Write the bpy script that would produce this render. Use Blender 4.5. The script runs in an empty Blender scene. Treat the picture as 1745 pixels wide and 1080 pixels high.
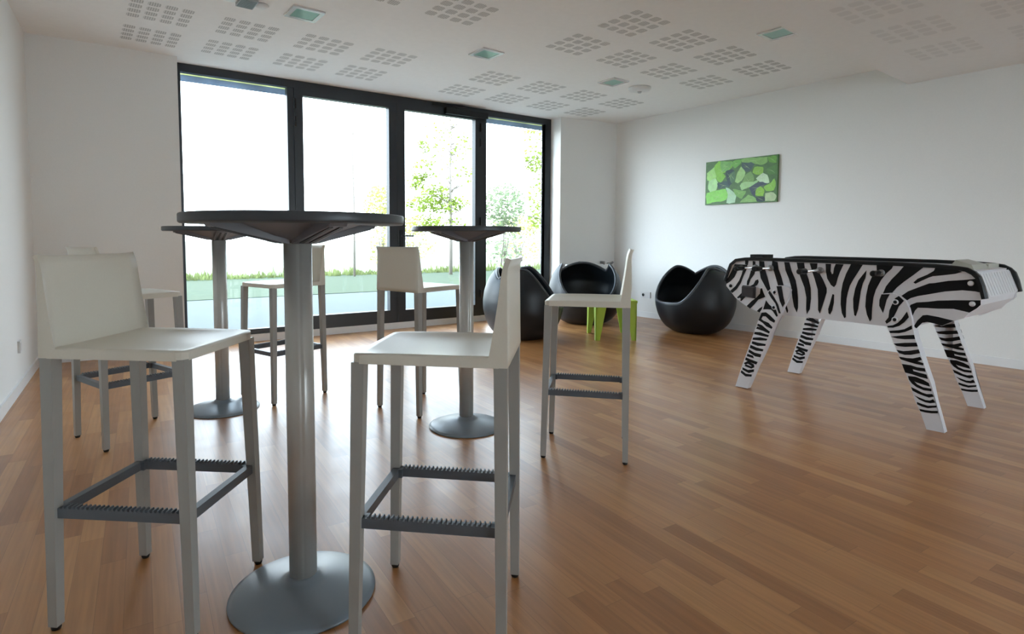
import bpy, bmesh, math, random
from mathutils import Vector, Matrix
SC = bpy.context.scene
COL = SC.collection

# ------------------------------------------------------------------ camera, world, sun, exposure
R_ = Vector((0.80025, -0.59965, 0.0042)); F_ = Vector((0.598666, 0.798494, -0.063303))
U_ = R_.cross(F_); CAM = Vector((0, 0, 1.0361))
cd = bpy.data.cameras.new('camera'); cam = bpy.data.objects.new('camera', cd); COL.objects.link(cam)
m = Matrix.Identity(4)
for i in range(3):
    m[i][0] = R_[i]; m[i][1] = U_[i]; m[i][2] = -F_[i]; m[i][3] = CAM[i]
cam.matrix_world = m
cd.sensor_width = 36; cd.sensor_fit = 'HORIZONTAL'; cd.lens = 970.9 / 1745 * 36
cd.shift_x = (872.5 - 842.3) / 1745; cd.shift_y = (468.4 - 540) / 1745
cd.clip_end = 500; cd.clip_start = 0.02
SC.camera = cam

SKY_STRENGTH = 9.0
world = bpy.data.worlds.new('sky'); SC.world = world; world.use_nodes = True
wn = world.node_tree; wn.nodes.clear()
wo = wn.nodes.new('ShaderNodeOutputWorld'); wb = wn.nodes.new('ShaderNodeBackground')
wt = wn.nodes.new('ShaderNodeTexCoord'); wx = wn.nodes.new('ShaderNodeSeparateXYZ'); wr = wn.nodes.new('ShaderNodeValToRGB')
wn.links.new(wt.outputs['Generated'], wx.inputs[0]); wn.links.new(wx.outputs['Z'], wr.inputs[0])
wr.color_ramp.elements[0].position = 0.0; wr.color_ramp.elements[0].color = (0.85, 0.93, 1.0, 1)
wr.color_ramp.elements[1].position = 0.6; wr.color_ramp.elements[1].color = (0.62, 0.79, 1.0, 1)
# bright hazy zone of the sky around the veiled sun, to the left beyond the glazing
SUN_DIR = Vector((-0.88, 0.44, 0.28)).normalized(); HAZE = 3.3
wd = wn.nodes.new('ShaderNodeVectorMath'); wd.operation = 'DOT_PRODUCT'; wd.inputs[1].default_value = SUN_DIR
wn.links.new(wt.outputs['Generated'], wd.inputs[0])
def wm(op, a, b):
    x = wn.nodes.new('ShaderNodeMath'); x.operation = op
    for i, v in enumerate((a, b)):
        if isinstance(v, (int, float)): x.inputs[i].default_value = v
        else: wn.links.new(v, x.inputs[i])
    return x.outputs[0]
lobe = wm('POWER', wm('MAXIMUM', wd.outputs['Value'], 0.0), 16.0)
wst = wm('MULTIPLY', wm('ADD', wm('MULTIPLY', lobe, HAZE), 1.0), SKY_STRENGTH)
wn.links.new(wr.outputs[0], wb.inputs[0]); wn.links.new(wst, wb.inputs[1])
wn.links.new(wb.outputs[0], wo.inputs[0])

SC.view_settings.view_transform = 'Standard'; SC.view_settings.look = 'None'
SC.view_settings.exposure = 0.0; SC.view_settings.gamma = 1; SC.view_settings.use_curve_mapping = False
SC.cycles.max_bounces = 10; SC.cycles.diffuse_bounces = 6; SC.cycles.transparent_max_bounces = 16
SC.cycles.sample_clamp_indirect = 12

# ------------------------------------------------------------------ materials
def lin(c):
    return tuple((x / 255 / 12.92 if x / 255 <= 0.04045 else ((x / 255 + 0.055) / 1.055) ** 2.4) for x in c)
def mat(name, col, rough=0.5, metal=0.0, noise=0.0, nscale=20, bump=0.0, spec=0.5, coat=0.0):
    M = bpy.data.materials.new(name); M.use_nodes = True
    n = M.node_tree.nodes; b = n['Principled BSDF']
    b.inputs['Base Color'].default_value = (*col, 1); b.inputs['Roughness'].default_value = rough
    b.inputs['Metallic'].default_value = metal; b.inputs['Specular IOR Level'].default_value = spec
    b.inputs['Coat Weight'].default_value = coat
    tc = n.new('ShaderNodeTexCoord'); nz = n.new('ShaderNodeTexNoise'); nz.inputs['Scale'].default_value = nscale
    nz.inputs['Detail'].default_value = 3
    M.node_tree.links.new(tc.outputs['Object'], nz.inputs['Vector'])
    mx = n.new('ShaderNodeMix'); mx.data_type = 'RGBA'
    k = noise if noise else 0.03
    mx.inputs[6].default_value = (*[c * (1 - k) for c in col], 1); mx.inputs[7].default_value = (*[min(1, c * (1 + k)) for c in col], 1)
    M.node_tree.links.new(nz.outputs[0], mx.inputs[0]); M.node_tree.links.new(mx.outputs[2], b.inputs['Base Color'])
    if bump:
        bp = n.new('ShaderNodeBump'); bp.inputs['Strength'].default_value = bump; bp.inputs['Distance'].default_value = 0.01
        M.node_tree.links.new(nz.outputs[0], bp.inputs['Height']); M.node_tree.links.new(bp.outputs[0], b.inputs['Normal'])
    return M

WHITE = mat('wall_paint', (0.83, 0.82, 0.80), 0.75, bump=0.05, nscale=120)
CEIL = mat('ceiling_paint', (0.90, 0.89, 0.88), 0.85)
SKIRT = mat('skirting_paint', (0.82, 0.82, 0.82), 0.4)
FRAME = mat('anthracite_aluminium', (0.018, 0.022, 0.028), 0.38)
BLACKP = mat('black_plastic', (0.007, 0.008, 0.009), 0.38, spec=0.35)
SHELL = mat('shell_plastic', (0.007, 0.010, 0.014), 0.42, noise=0.1, nscale=8, spec=0.45)
RIMHI = mat('rim_highlight', (0.045, 0.048, 0.055), 0.3)  # lighter than the shell: the rim's highlight put into the colour
STOOLW = mat('stool_polypropylene', (0.76, 0.71, 0.61), 0.33, bump=0.02, nscale=200)
LEGM = mat('stool_leg_paint', (0.37, 0.36, 0.335), 0.38)
RESTM = mat('footrest_plastic', (0.10, 0.115, 0.135), 0.4)
ALU = mat('satin_aluminium', (0.56, 0.55, 0.52), 0.36, metal=0.4)
BASEM = mat('table_base_paint', (0.19, 0.225, 0.26), 0.33, spec=0.7)
TOPM = mat('table_top_laminate', (0.05, 0.055, 0.062), 0.4)
HUBM = mat('table_hub_plastic', (0.18, 0.17, 0.185), 0.42)
HUBD = mat('table_hub_groove', (0.012, 0.012, 0.014), 0.5)
LIME = mat('lime_plastic', (0.40, 0.58, 0.04), 0.4)
ZW = mat('zebra_white', (0.74, 0.73, 0.76), 0.35)
ZB = mat('zebra_black', (0.004, 0.004, 0.005), 0.45, spec=0.25)
CHROME = mat('chrome', (0.75, 0.75, 0.75), 0.15, metal=1.0)
GREYM = mat('grey_metal', (0.25, 0.25, 0.25), 0.35, metal=0.6)
BEIGE = mat('score_box_plastic', (0.42, 0.42, 0.36), 0.35)
FIELD = mat('playfield_green', (0.02, 0.16, 0.05), 0.4)
SOCKET = mat('socket_plastic', (0.75, 0.75, 0.75), 0.35)
DARKHOLE = mat('dark_recess', (0.03, 0.03, 0.03), 0.8)
PLATEG = mat('lamp_glass', (0.30, 0.52, 0.46), 0.12)
LRING = mat('lamp_ring', (0.72, 0.72, 0.72), 0.25, metal=0.3)
GRILLE = mat('grille_metal', (0.42, 0.42, 0.43), 0.4, metal=0.4)
CONC = mat('path_asphalt', (0.084, 0.094, 0.090), 0.9, noise=0.08, nscale=3)
KERB = mat('kerb_concrete', (0.62, 0.62, 0.60), 0.9)
GRASS = mat('grass', (0.044, 0.062, 0.025), 0.95, noise=0.35, nscale=6)
MEADOW = mat('dry_meadow', (0.22, 0.22, 0.15), 0.95, noise=0.15, nscale=1.5)
BARK = mat('bark', (0.26, 0.22, 0.19), 0.9, noise=0.2)
FACADE = mat('facade_render', (0.6, 0.6, 0.58), 0.9)
BLIND = mat('blind_box', (0.30, 0.36, 0.42), 0.5)
BLINDY = mat('blind_rail', (0.62, 0.66, 0.42), 0.5)

def leafmat(name, col, tr=0.5):
    M = bpy.data.materials.new(name); M.use_nodes = True
    n = M.node_tree.nodes; l = M.node_tree.links; n.clear()
    o = n.new('ShaderNodeOutputMaterial'); d = n.new('ShaderNodeBsdfDiffuse'); t = n.new('ShaderNodeBsdfTranslucent')
    mx = n.new('ShaderNodeMixShader'); mx.inputs[0].default_value = tr
    tc = n.new('ShaderNodeTexCoord'); nz = n.new('ShaderNodeTexNoise'); nz.inputs['Scale'].default_value = 2.5
    cr = n.new('ShaderNodeValToRGB'); cr.color_ramp.elements[0].position = .35; cr.color_ramp.elements[1].position = .65
    cr.color_ramp.elements[0].color = (*[c * .7 for c in col], 1); cr.color_ramp.elements[1].color = (*[min(1, c * 1.3) for c in col], 1)
    l.new(tc.outputs['Object'], nz.inputs[0]); l.new(nz.outputs[0], cr.inputs[0])
    l.new(cr.outputs[0], d.inputs[0]); l.new(cr.outputs[0], t.inputs[0])
    l.new(d.outputs[0], mx.inputs[1]); l.new(t.outputs[0], mx.inputs[2]); l.new(mx.outputs[0], o.inputs[0])
    return M
LEAF = leafmat('spring_leaf', (0.30, 0.38, 0.07))
LEAFD = leafmat('bush_leaf', (0.28, 0.33, 0.20))
TUFT = leafmat('tuft_leaf', (0.20, 0.23, 0.09), 0.5)
GAPT = leafmat('sky_gap_strip', (0.75, 0.80, 0.50), 0.8); RAILG = leafmat('blind_box', (0.34, 0.40, 0.48), 0.6)
LEAFY = leafmat('yellow_leaf', (0.42, 0.42, 0.14))

def glassmat():
    M = bpy.data.materials.new('window_glass'); M.use_nodes = True
    n = M.node_tree.nodes; l = M.node_tree.links; n.clear()
    o = n.new('ShaderNodeOutputMaterial'); t = n.new('ShaderNodeBsdfTransparent'); g = n.new('ShaderNodeBsdfGlossy')
    t.inputs[0].default_value = (0.95, 0.97, 0.96, 1); g.inputs['Roughness'].default_value = 0.02
    lw = n.new('ShaderNodeLayerWeight'); lw.inputs[0].default_value = 0.5
    pw = n.new('ShaderNodeMath'); pw.operation = 'POWER'; pw.inputs[1].default_value = 5.0; l.new(lw.outputs['Facing'], pw.inputs[0])
    fr = n.new('ShaderNodeMath'); fr.operation = 'MULTIPLY_ADD'; fr.inputs[1].default_value = 0.96; fr.inputs[2].default_value = 0.04; l.new(pw.outputs[0], fr.inputs[0])
    mx = n.new('ShaderNodeMixShader')
    l.new(fr.outputs[0], mx.inputs[0]); l.new(t.outputs[0], mx.inputs[1]); l.new(g.outputs[0], mx.inputs[2]); l.new(mx.outputs[0], o.inputs[0])
    return M
GLASS = glassmat()

def floormat():
    M = bpy.data.materials.new('oak_parquet'); M.use_nodes = True
    nt = M.node_tree; n = nt.nodes; l = nt.links; b = n['Principled BSDF']
    def N(t, **k):
        x = n.new(t)
        for a, v in k.items(): setattr(x, a, v)
        return x
    def math_(op, a, bb=None, c=None):
        x = N('ShaderNodeMath', operation=op)
        for i, v in enumerate((a, bb, c)):
            if v is None: continue
            if isinstance(v, (int, float)): x.inputs[i].default_value = v
            else: l.new(v, x.inputs[i])
        return x.outputs[0]
    tc = N('ShaderNodeTexCoord'); mp = N('ShaderNodeMapping'); mp.inputs['Rotation'].default_value = (0, 0, math.radians(5.0))
    l.new(tc.outputs['Object'], mp.inputs[0]); sx = N('ShaderNodeSeparateXYZ'); l.new(mp.outputs[0], sx.inputs[0])
    W_, L_ = 0.068, 0.62
    xs = math_('DIVIDE', sx.outputs[0], W_); row = math_('FLOOR', xs); fx = math_('FRACT', xs)
    wnz = N('ShaderNodeTexWhiteNoise', noise_dimensions='1D'); l.new(row, wnz.inputs['W'])
    ys = math_('ADD', math_('DIVIDE', sx.outputs[1], L_), math_('MULTIPLY', wnz.outputs['Value'], 7.3))
    cl = math_('FLOOR', ys); fy = math_('FRACT', ys)
    cb = N('ShaderNodeCombineXYZ'); l.new(row, cb.inputs[0]); l.new(cl, cb.inputs[1])
    wn2 = N('ShaderNodeTexWhiteNoise', noise_dimensions='3D'); l.new(cb.outputs[0], wn2.inputs['Vector'])
    cr = N('ShaderNodeValToRGB'); e = cr.color_ramp.elements
    e[0].position = 0; e[0].color = (0.345, 0.145, 0.048, 1); e[1].position = 1; e[1].color = (0.53, 0.265, 0.104, 1)
    for p, c in ((0.2, (0.395, 0.174, 0.060, 1)), (0.5, (0.435, 0.195, 0.069, 1)), (0.8, (0.49, 0.235, 0.086, 1))):
        x = e.new(p); x.color = c
    l.new(wn2.outputs['Value'], cr.inputs[0])
    gm = N('ShaderNodeMapping'); gm.inputs['Scale'].default_value = (70, 3.0, 1); l.new(mp.outputs[0], gm.inputs[0])
    ad = N('ShaderNodeVectorMath', operation='ADD'); l.new(gm.outputs[0], ad.inputs[0]); l.new(wn2.outputs['Color'], ad.inputs[1])
    gn = N('ShaderNodeTexNoise'); gn.inputs['Scale'].default_value = 1; gn.inputs['Detail'].default_value = 5; l.new(ad.outputs[0], gn.inputs[0])
    mr = N('ShaderNodeMapRange'); mr.inputs['From Min'].default_value = .3; mr.inputs['From Max'].default_value = .7
    mr.inputs['To Min'].default_value = .86; mr.inputs['To Max'].default_value = 1.1; l.new(gn.outputs[0], mr.inputs[0])
    hs = N('ShaderNodeVectorMath', operation='SCALE'); l.new(cr.outputs[0], hs.inputs[0]); l.new(mr.outputs[0], hs.inputs['Scale'])
    # joints
    ex = math_('LESS_THAN', math_('MINIMUM', fx, math_('SUBTRACT', 1.0, fx)), 0.012)
    ey = math_('LESS_THAN', math_('MINIMUM', fy, math_('SUBTRACT', 1.0, fy)), 0.0015)
    gap = math_('MAXIMUM', ex, ey)
    mx = N('ShaderNodeMix', data_type='RGBA'); l.new(math_('MULTIPLY', gap, 0.35), mx.inputs[0]); l.new(hs.outputs[0], mx.inputs[6]); mx.inputs[7].default_value = (0.10, 0.05, 0.025, 1)
    l.new(mx.outputs[2], b.inputs['Base Color'])
    rn = N('ShaderNodeTexNoise'); rn.inputs['Scale'].default_value = 6; l.new(tc.outputs['Object'], rn.inputs[0])
    rr = N('ShaderNodeMapRange'); rr.inputs['To Min'].default_value = .28; rr.inputs['To Max'].default_value = .42; l.new(rn.outputs[0], rr.inputs[0])
    l.new(rr.outputs[0], b.inputs['Roughness'])
    bp = N('ShaderNodeBump'); bp.inputs['Strength'].default_value = .06; bp.inputs['Distance'].default_value = .004
    l.new(gn.outputs[0], bp.inputs['Height']); l.new(bp.outputs[0], b.inputs['Normal'])
    b.inputs['Specular IOR Level'].default_value = 0.5; b.inputs['Coat Weight'].default_value = 0.25; b.inputs['Coat Roughness'].default_value = 0.22
    return M
FLOOR = floormat()

def perfmat():
    # fine perforations of the acoustic ceiling boards
    M = mat('perforated_board', (0.56, 0.55, 0.54), 0.85)
    nt = M.node_tree; n = nt.nodes; l = nt.links; b = n['Principled BSDF']
    tc = n.new('ShaderNodeTexCoord'); vo = n.new('ShaderNodeTexVoronoi'); vo.inputs['Scale'].default_value = 68; vo.inputs['Randomness'].default_value = 0
    l.new(tc.outputs['Object'], vo.inputs['Vector'])
    cr = n.new('ShaderNodeValToRGB'); cr.color_ramp.elements[0].position = .36; cr.color_ramp.elements[0].color = (0.40, 0.39, 0.38, 1)
    cr.color_ramp.elements[1].position = .44; cr.color_ramp.elements[1].color = (0.82, 0.81, 0.80, 1)
    l.new(vo.outputs['Distance'], cr.inputs[0]); l.new(cr.outputs[0], b.inputs['Base Color'])
    return M
PERF = perfmat()

# ------------------------------------------------------------------ mesh helpers
class MB:
    def __init__(s): s.bm = bmesh.new()
    def box(s, x0, x1, y0, y1, z0, z1, mi=0):
        v = [s.bm.verts.new(p) for p in ((x0,y0,z0),(x1,y0,z0),(x1,y1,z0),(x0,y1,z0),(x0,y0,z1),(x1,y0,z1),(x1,y1,z1),(x0,y1,z1))]
        for f in ((0,3,2,1),(4,5,6,7),(0,1,5,4),(1,2,6,5),(2,3,7,6),(3,0,4,7)):
            s.bm.faces.new([v[i] for i in f]).material_index = mi
        return s
    def hexa(s, bot, top, mi=0):
        v = [s.bm.verts.new(p) for p in list(bot) + list(top)]; k = len(bot)
        s.bm.faces.new(v[:k][::-1]).material_index = mi; s.bm.faces.new(v[k:]).material_index = mi
        for i in range(k):
            j = (i + 1) % k; s.bm.faces.new([v[i], v[j], v[k + j], v[k + i]]).material_index = mi
        return s
    def face(s, pts, mi=0):
        f = s.bm.faces.new([s.bm.verts.new(p) for p in pts]); f.material_index = mi; return s
    def lathe(s, prof, n=48, c=(0,0,0), mi=0, smooth=True, close=True):
        rings = []
        for r, z in prof:
            if r < 1e-6: rings.append([s.bm.verts.new((c[0], c[1], c[2] + z))])
            else: rings.append([s.bm.verts.new((c[0] + r * math.cos(2*math.pi*i/n), c[1] + r * math.sin(2*math.pi*i/n), c[2] + z)) for i in range(n)])
        for a, b in zip(rings, rings[1:]):
            for i in range(n):
                j = (i + 1) % n
                if len(a) == 1 and len(b) == 1: break
                if len(a) == 1: q = [a[0], b[j], b[i]]
                elif len(b) == 1: q = [a[i], a[j], b[0]]
                else: q = [a[i], a[j], b[j], b[i]]
                f = s.bm.faces.new(q); f.smooth = smooth; f.material_index = mi
        return s
    def tube(s, pts, r, n=8, mi=0, cap=True, rx=None, closed=False):
        pts = [Vector(p) for p in pts]; rings = []; k = len(pts)
        rs = r if isinstance(r, (list, tuple)) else [r] * k
        prev = None
        for i, p in enumerate(pts):
            if closed: d = pts[(i + 1) % k] - pts[i - 1]
            else: d = (pts[min(i + 1, k - 1)] - pts[max(i - 1, 0)])
            d.normalize()
            if prev is None:
                a = d.orthogonal().normalized()
            else:
                a = (prev - d * prev.dot(d)); a = a.normalized() if a.length > 1e-6 else d.orthogonal().normalized()
            prev = a; b = d.cross(a)
            rings.append([s.bm.verts.new(p + (a * math.cos(2*math.pi*j/n) + b * math.sin(2*math.pi*j/n)) * rs[i]) for j in range(n)])
        pr = list(zip(rings, rings[1:])) + ([(rings[-1], rings[0])] if closed else [])
        for a, b in pr:
            for j in range(n):
                f = s.bm.faces.new([a[j], a[(j+1) % n], b[(j+1) % n], b[j]]); f.smooth = True; f.material_index = mi
        if cap and not closed:
            s.bm.faces.new(rings[0][::-1]).material_index = mi; s.bm.faces.new(rings[-1]).material_index = mi
        return s
    def prism_x(s, outline, x0, x1, mi=0, mside=None):   # outline in (y, z), extruded along x
        a = [s.bm.verts.new((x0, y, z)) for y, z in outline]; b = [s.bm.verts.new((x1, y, z)) for y, z in outline]
        s.bm.faces.new(a).material_index = mi; s.bm.faces.new(b[::-1]).material_index = mi
        k = len(a)
        for i in range(k):
            j = (i + 1) % k
            s.bm.faces.new([a[j], a[i], b[i], b[j]]).material_index = mi if mside is None else mside
        return s
    def bevel(s, w, seg=2, ang=30):
        ed = [e for e in s.bm.edges if len(e.link_faces) == 2 and e.calc_face_angle(0) > math.radians(ang)]
        bmesh.ops.bevel(s.bm, geom=ed, offset=w, segments=seg, affect='EDGES', profile=0.5, clamp_overlap=True)
        return s
    def rot(s, ang, c=(0,0,0), ax='Z'):
        bmesh.ops.rotate(s.bm, verts=s.bm.verts, cent=c, matrix=Matrix.Rotation(ang, 3, ax)); return s
    def build(s, name, mats, parent=None, recalc=True, smooth=False, tri=False):
        if recalc: bmesh.ops.recalc_face_normals(s.bm, faces=s.bm.faces)
        if smooth:
            for f in s.bm.faces: f.smooth = True
        me = bpy.data.meshes.new(name); s.bm.to_mesh(me); s.bm.free()
        for M in (mats if isinstance(mats, (list, tuple)) else [mats]): me.materials.append(M)
        o = bpy.data.objects.new(name, me); COL.objects.link(o)
        if parent is not None: o.parent = parent
        return o
def tag(o, label=None, cat=None, group=None, kind=None):
    if label: o['label'] = label
    if cat: o['category'] = cat
    if group: o['group'] = group
    if kind: o['kind'] = kind
    return o
def empty(name, loc=(0,0,0), rz=0.0):
    o = bpy.data.objects.new(name, None); COL.objects.link(o); o.location = loc; o.rotation_euler = (0, 0, rz); o.empty_display_size = .1
    return o
KIDS = {}
def copy_tree(src, parent=None):
    c = src.copy(); COL.objects.link(c)
    if parent is not None: c.parent = parent
    for ch in [x for x in COL.objects if x.parent is src]: copy_tree(ch, c)
    return c
BODY=[[(2.266,0.745),(2.258,0.722),(2.231,0.742),(2.202,0.772),(2.186,0.805),(2.177,0.833),(2.136,0.842),(2.108,0.852),(2.108,0.863),(2.176,0.863),(2.2,0.864),(2.218,0.822),(2.247,0.765)],[(2.228,0.673),(2.213,0.66),(2.18,0.69),(2.152,0.734),(2.134,0.785),(2.112,0.832),(2.136,0.835),(2.144,0.798),(2.162,0.751),(2.19,0.708)],[(2.106,0.723),(2.094,0.724),(2.081,0.765),(2.055,0.803),(2.049,0.834),(2.079,0.824),(2.091,0.778),(2.104,0.75)],[(2.061,0.712),(2.033,0.728),(2.023,0.751),(2.028,0.766),(2.044,0.758),(2.057,0.731),(2.089,0.713)],[(2.175,0.63),(2.143,0.608),(2.124,0.63),(2.101,0.65),(2.125,0.653),(2.135,0.671),(2.149,0.656)],[(2.101,0.577),(2.077,0.562),(2.047,0.596),(2.021,0.63),(1.985,0.647),(1.974,0.652),(1.991,0.686),(1.998,0.708),(2.007,0.703),(2.009,0.671),(2.031,0.643),(2.067,0.613)],[(2.027,0.549),(2.009,0.542),(1.996,0.565),(1.99,0.584),(2.01,0.568)],[(2.023,0.893),(1.989,0.89),(1.983,0.84),(1.963,0.785),(1.94,0.708),(1.957,0.693),(1.983,0.736),(2.008,0.778),(2.019,0.836)],[(2.069,0.892),(2.051,0.888),(2.049,0.854),(2.068,0.86)],[(2.124,0.895),(2.1,0.891),(2.104,0.864),(2.123,0.867)],[(1.933,0.896),(1.898,0.889),(1.89,0.842),(1.871,0.795),(1.854,0.74),(1.849,0.714),(1.881,0.712),(1.9,0.772),(1.92,0.831),(1.934,0.866)],[(1.853,0.891),(1.821,0.89),(1.804,0.833),(1.777,0.775),(1.765,0.716),(1.759,0.666),(1.756,0.598),(1.761,0.568),(1.779,0.604),(1.792,0.663),(1.801,0.731),(1.819,0.785),(1.843,0.839)],[(1.773,0.891),(1.728,0.891),(1.721,0.845),(1.71,0.821),(1.696,0.784),(1.682,0.731),(1.678,0.664),(1.683,0.597),(1.698,0.564),(1.703,0.595),(1.704,0.67),(1.719,0.736),(1.745,0.798),(1.761,0.839)],[(1.692,0.89),(1.647,0.89),(1.648,0.861),(1.651,0.844),(1.635,0.833),(1.61,0.789),(1.587,0.737),(1.586,0.713),(1.598,0.663),(1.615,0.6),(1.621,0.577),(1.63,0.598),(1.632,0.656),(1.637,0.726),(1.657,0.79),(1.675,0.839)],[(1.597,0.889),(1.567,0.889),(1.568,0.844),(1.559,0.826),(1.551,0.829),(1.547,0.865),(1.539,0.89),(1.496,0.889),(1.515,0.843),(1.526,0.806),(1.534,0.765),(1.544,0.749),(1.56,0.76),(1.584,0.799),(1.593,0.843)],[(1.55,0.704),(1.542,0.7),(1.542,0.652),(1.55,0.603),(1.56,0.577),(1.568,0.584),(1.571,0.609),(1.563,0.642),(1.556,0.675)],[(1.838,0.599),(1.83,0.612),(1.818,0.575),(1.82,0.562),(1.824,0.561)],[(1.453,0.893),(1.392,0.891),(1.411,0.856),(1.437,0.807),(1.457,0.763),(1.466,0.722),(1.472,0.682),(1.473,0.626),(1.471,0.571),(1.478,0.564),(1.492,0.593),(1.501,0.648),(1.501,0.72),(1.494,0.776),(1.478,0.833)],[(1.37,0.859),(1.372,0.838),(1.375,0.815),(1.387,0.783),(1.396,0.736),(1.401,0.681),(1.407,0.625),(1.416,0.583),(1.423,0.588),(1.43,0.631),(1.433,0.686),(1.424,0.749),(1.409,0.797),(1.389,0.829)],[(1.318,0.892),(1.235,0.894),(1.242,0.877),(1.269,0.847),(1.293,0.808),(1.318,0.749),(1.329,0.702),(1.333,0.64),(1.333,0.575),(1.34,0.56),(1.356,0.599),(1.366,0.645),(1.365,0.707),(1.356,0.77),(1.338,0.825),(1.315,0.856)],[(1.183,0.89),(1.091,0.89),(1.135,0.847),(1.18,0.805),(1.213,0.77),(1.236,0.736),(1.245,0.715),(1.284,0.712),(1.265,0.771),(1.239,0.813),(1.206,0.855)],[(1.133,0.803),(1.114,0.824),(1.072,0.848),(1.042,0.871),(1.036,0.891),(0.98,0.889),(0.92,0.873),(0.949,0.862),(0.994,0.853),(1.047,0.844),(1.066,0.835),(1.1,0.814),(1.124,0.798)],[(1.19,0.72),(1.157,0.75),(1.105,0.778),(1.061,0.801),(1.039,0.804),(0.977,0.82),(0.918,0.828),(0.876,0.835),(0.862,0.839),(0.849,0.8),(0.845,0.771),(0.862,0.775),(0.915,0.777),(0.99,0.765),(1.068,0.742),(1.111,0.73),(1.143,0.716),(1.162,0.7)],[(1.149,0.655),(1.141,0.676),(1.114,0.691),(1.061,0.7),(1.019,0.71),(0.943,0.719),(0.839,0.728),(0.838,0.706),(0.853,0.687),(0.881,0.662),(0.91,0.668),(0.949,0.675),(1.017,0.669),(1.065,0.668),(1.108,0.665),(1.121,0.647),(1.133,0.609)],[(1.12,0.559),(1.105,0.592),(1.082,0.623),(1.063,0.627),(1.015,0.622),(0.968,0.613),(0.945,0.61),(0.995,0.578),(1.029,0.587),(1.061,0.591),(1.084,0.584),(1.109,0.549)]]
OUT=[(2.257,0.778),(2.261,0.706),(2.189,0.628),(2.104,0.574),(2.01,0.542),(1.945,0.529),(1.843,0.541),(1.697,0.542),(1.609,0.542),(1.441,0.542),(1.292,0.541),(1.198,0.541),(1.124,0.539),(1.096,0.574),(1.056,0.589),(1.008,0.58),(0.997,0.575),(0.943,0.608),(0.902,0.629),(0.881,0.66),(0.853,0.685),(0.837,0.705),(0.836,0.737),(0.849,0.8),(0.862,0.839),(0.878,0.866),(0.908,0.883),(0.95,0.892),(1.043,0.897),(1.242,0.901),(1.571,0.901),(1.918,0.901),(2.081,0.901),(2.184,0.89),(2.223,0.868),(2.249,0.816)]
RAIL=[(2.271,0.744),(2.246,0.817),(2.231,0.861),(2.194,0.892),(2.127,0.903),(2.056,0.906),(1.898,0.906),(1.567,0.905),(1.239,0.903),(1.04,0.899),(0.948,0.892),(0.903,0.885),(0.873,0.868),(0.853,0.846),(0.837,0.801),(0.822,0.737)]
LEGL=[(2.153,0.005),(2.101,0.184),(2.052,0.334),(2.006,0.481),(1.977,0.576),(1.963,0.645),(1.94,0.696),(1.912,0.72),(1.878,0.736),(1.844,0.737),(1.811,0.729),(1.796,0.713),(1.8,0.686),(1.811,0.646),(1.829,0.606),(1.85,0.552),(1.888,0.49),(1.918,0.42),(1.945,0.333),(1.98,0.238),(2.011,0.165),(2.033,0.094),(2.065,0.006)]
LEGLS=[[(1.884,0.73),(1.854,0.732),(1.841,0.665),(1.829,0.623),(1.841,0.598),(1.857,0.633)],[(1.931,0.696),(1.937,0.683),(1.918,0.654),(1.887,0.617),(1.863,0.555),(1.854,0.556),(1.873,0.61),(1.901,0.655)],[(1.953,0.629),(1.969,0.57),(1.942,0.575),(1.916,0.575),(1.902,0.564),(1.879,0.531),(1.873,0.536),(1.885,0.57),(1.907,0.585),(1.934,0.604)],[(1.979,0.543),(1.951,0.548),(1.923,0.53),(1.889,0.501),(1.894,0.489),(1.922,0.502),(1.951,0.526),(1.973,0.524),(1.984,0.501),(1.966,0.489),(1.932,0.479),(1.906,0.455),(1.909,0.446),(1.943,0.458),(1.971,0.48),(1.998,0.493)],[(2.002,0.465),(1.976,0.457),(1.948,0.438),(1.922,0.422),(1.927,0.413),(1.964,0.425),(2.013,0.433),(2.007,0.445),(1.987,0.444),(2.008,0.456)],[(2.023,0.406),(1.986,0.408),(1.927,0.397),(1.932,0.388),(1.974,0.39),(2.026,0.394)],[(2.033,0.365),(1.985,0.373),(1.937,0.371),(1.942,0.363),(1.99,0.357),(2.036,0.354)],[(2.038,0.339),(2.006,0.335),(1.947,0.334),(1.949,0.325),(2.0,0.318),(2.041,0.326)],[(2.049,0.312),(2.011,0.3),(1.962,0.296),(1.965,0.285),(2.01,0.283),(2.054,0.295)],[(2.06,0.279),(2.021,0.262),(1.975,0.26),(1.98,0.242),(2.015,0.243),(2.062,0.264)],[(2.07,0.247),(2.032,0.24),(2.026,0.227),(2.073,0.233)],[(2.081,0.22),(2.049,0.211),(1.999,0.203),(2.007,0.188),(2.036,0.193),(2.084,0.205)],[(2.092,0.18),(2.066,0.197),(2.024,0.181),(2.021,0.165),(2.041,0.153),(2.087,0.161),(2.08,0.171),(2.041,0.163),(2.035,0.169),(2.065,0.183),(2.086,0.173)],[(2.103,0.146),(2.064,0.134),(2.023,0.147),(2.023,0.134),(2.057,0.119),(2.101,0.133)],[(2.11,0.124),(2.079,0.105),(2.036,0.108),(2.039,0.097),(2.08,0.091),(2.114,0.111)]]
LEGR=[(1.271,0.731),(1.238,0.737),(1.209,0.733),(1.186,0.722),(1.161,0.701),(1.141,0.658),(1.127,0.604),(1.117,0.546),(1.107,0.496),(1.079,0.415),(1.048,0.327),(1.022,0.256),(1.0,0.164),(0.98,0.1),(0.951,0.002),(1.032,-0.001),(1.062,0.086),(1.093,0.153),(1.117,0.231),(1.175,0.377),(1.212,0.471),(1.244,0.546),(1.268,0.609),(1.288,0.672),(1.284,0.713)]
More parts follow.
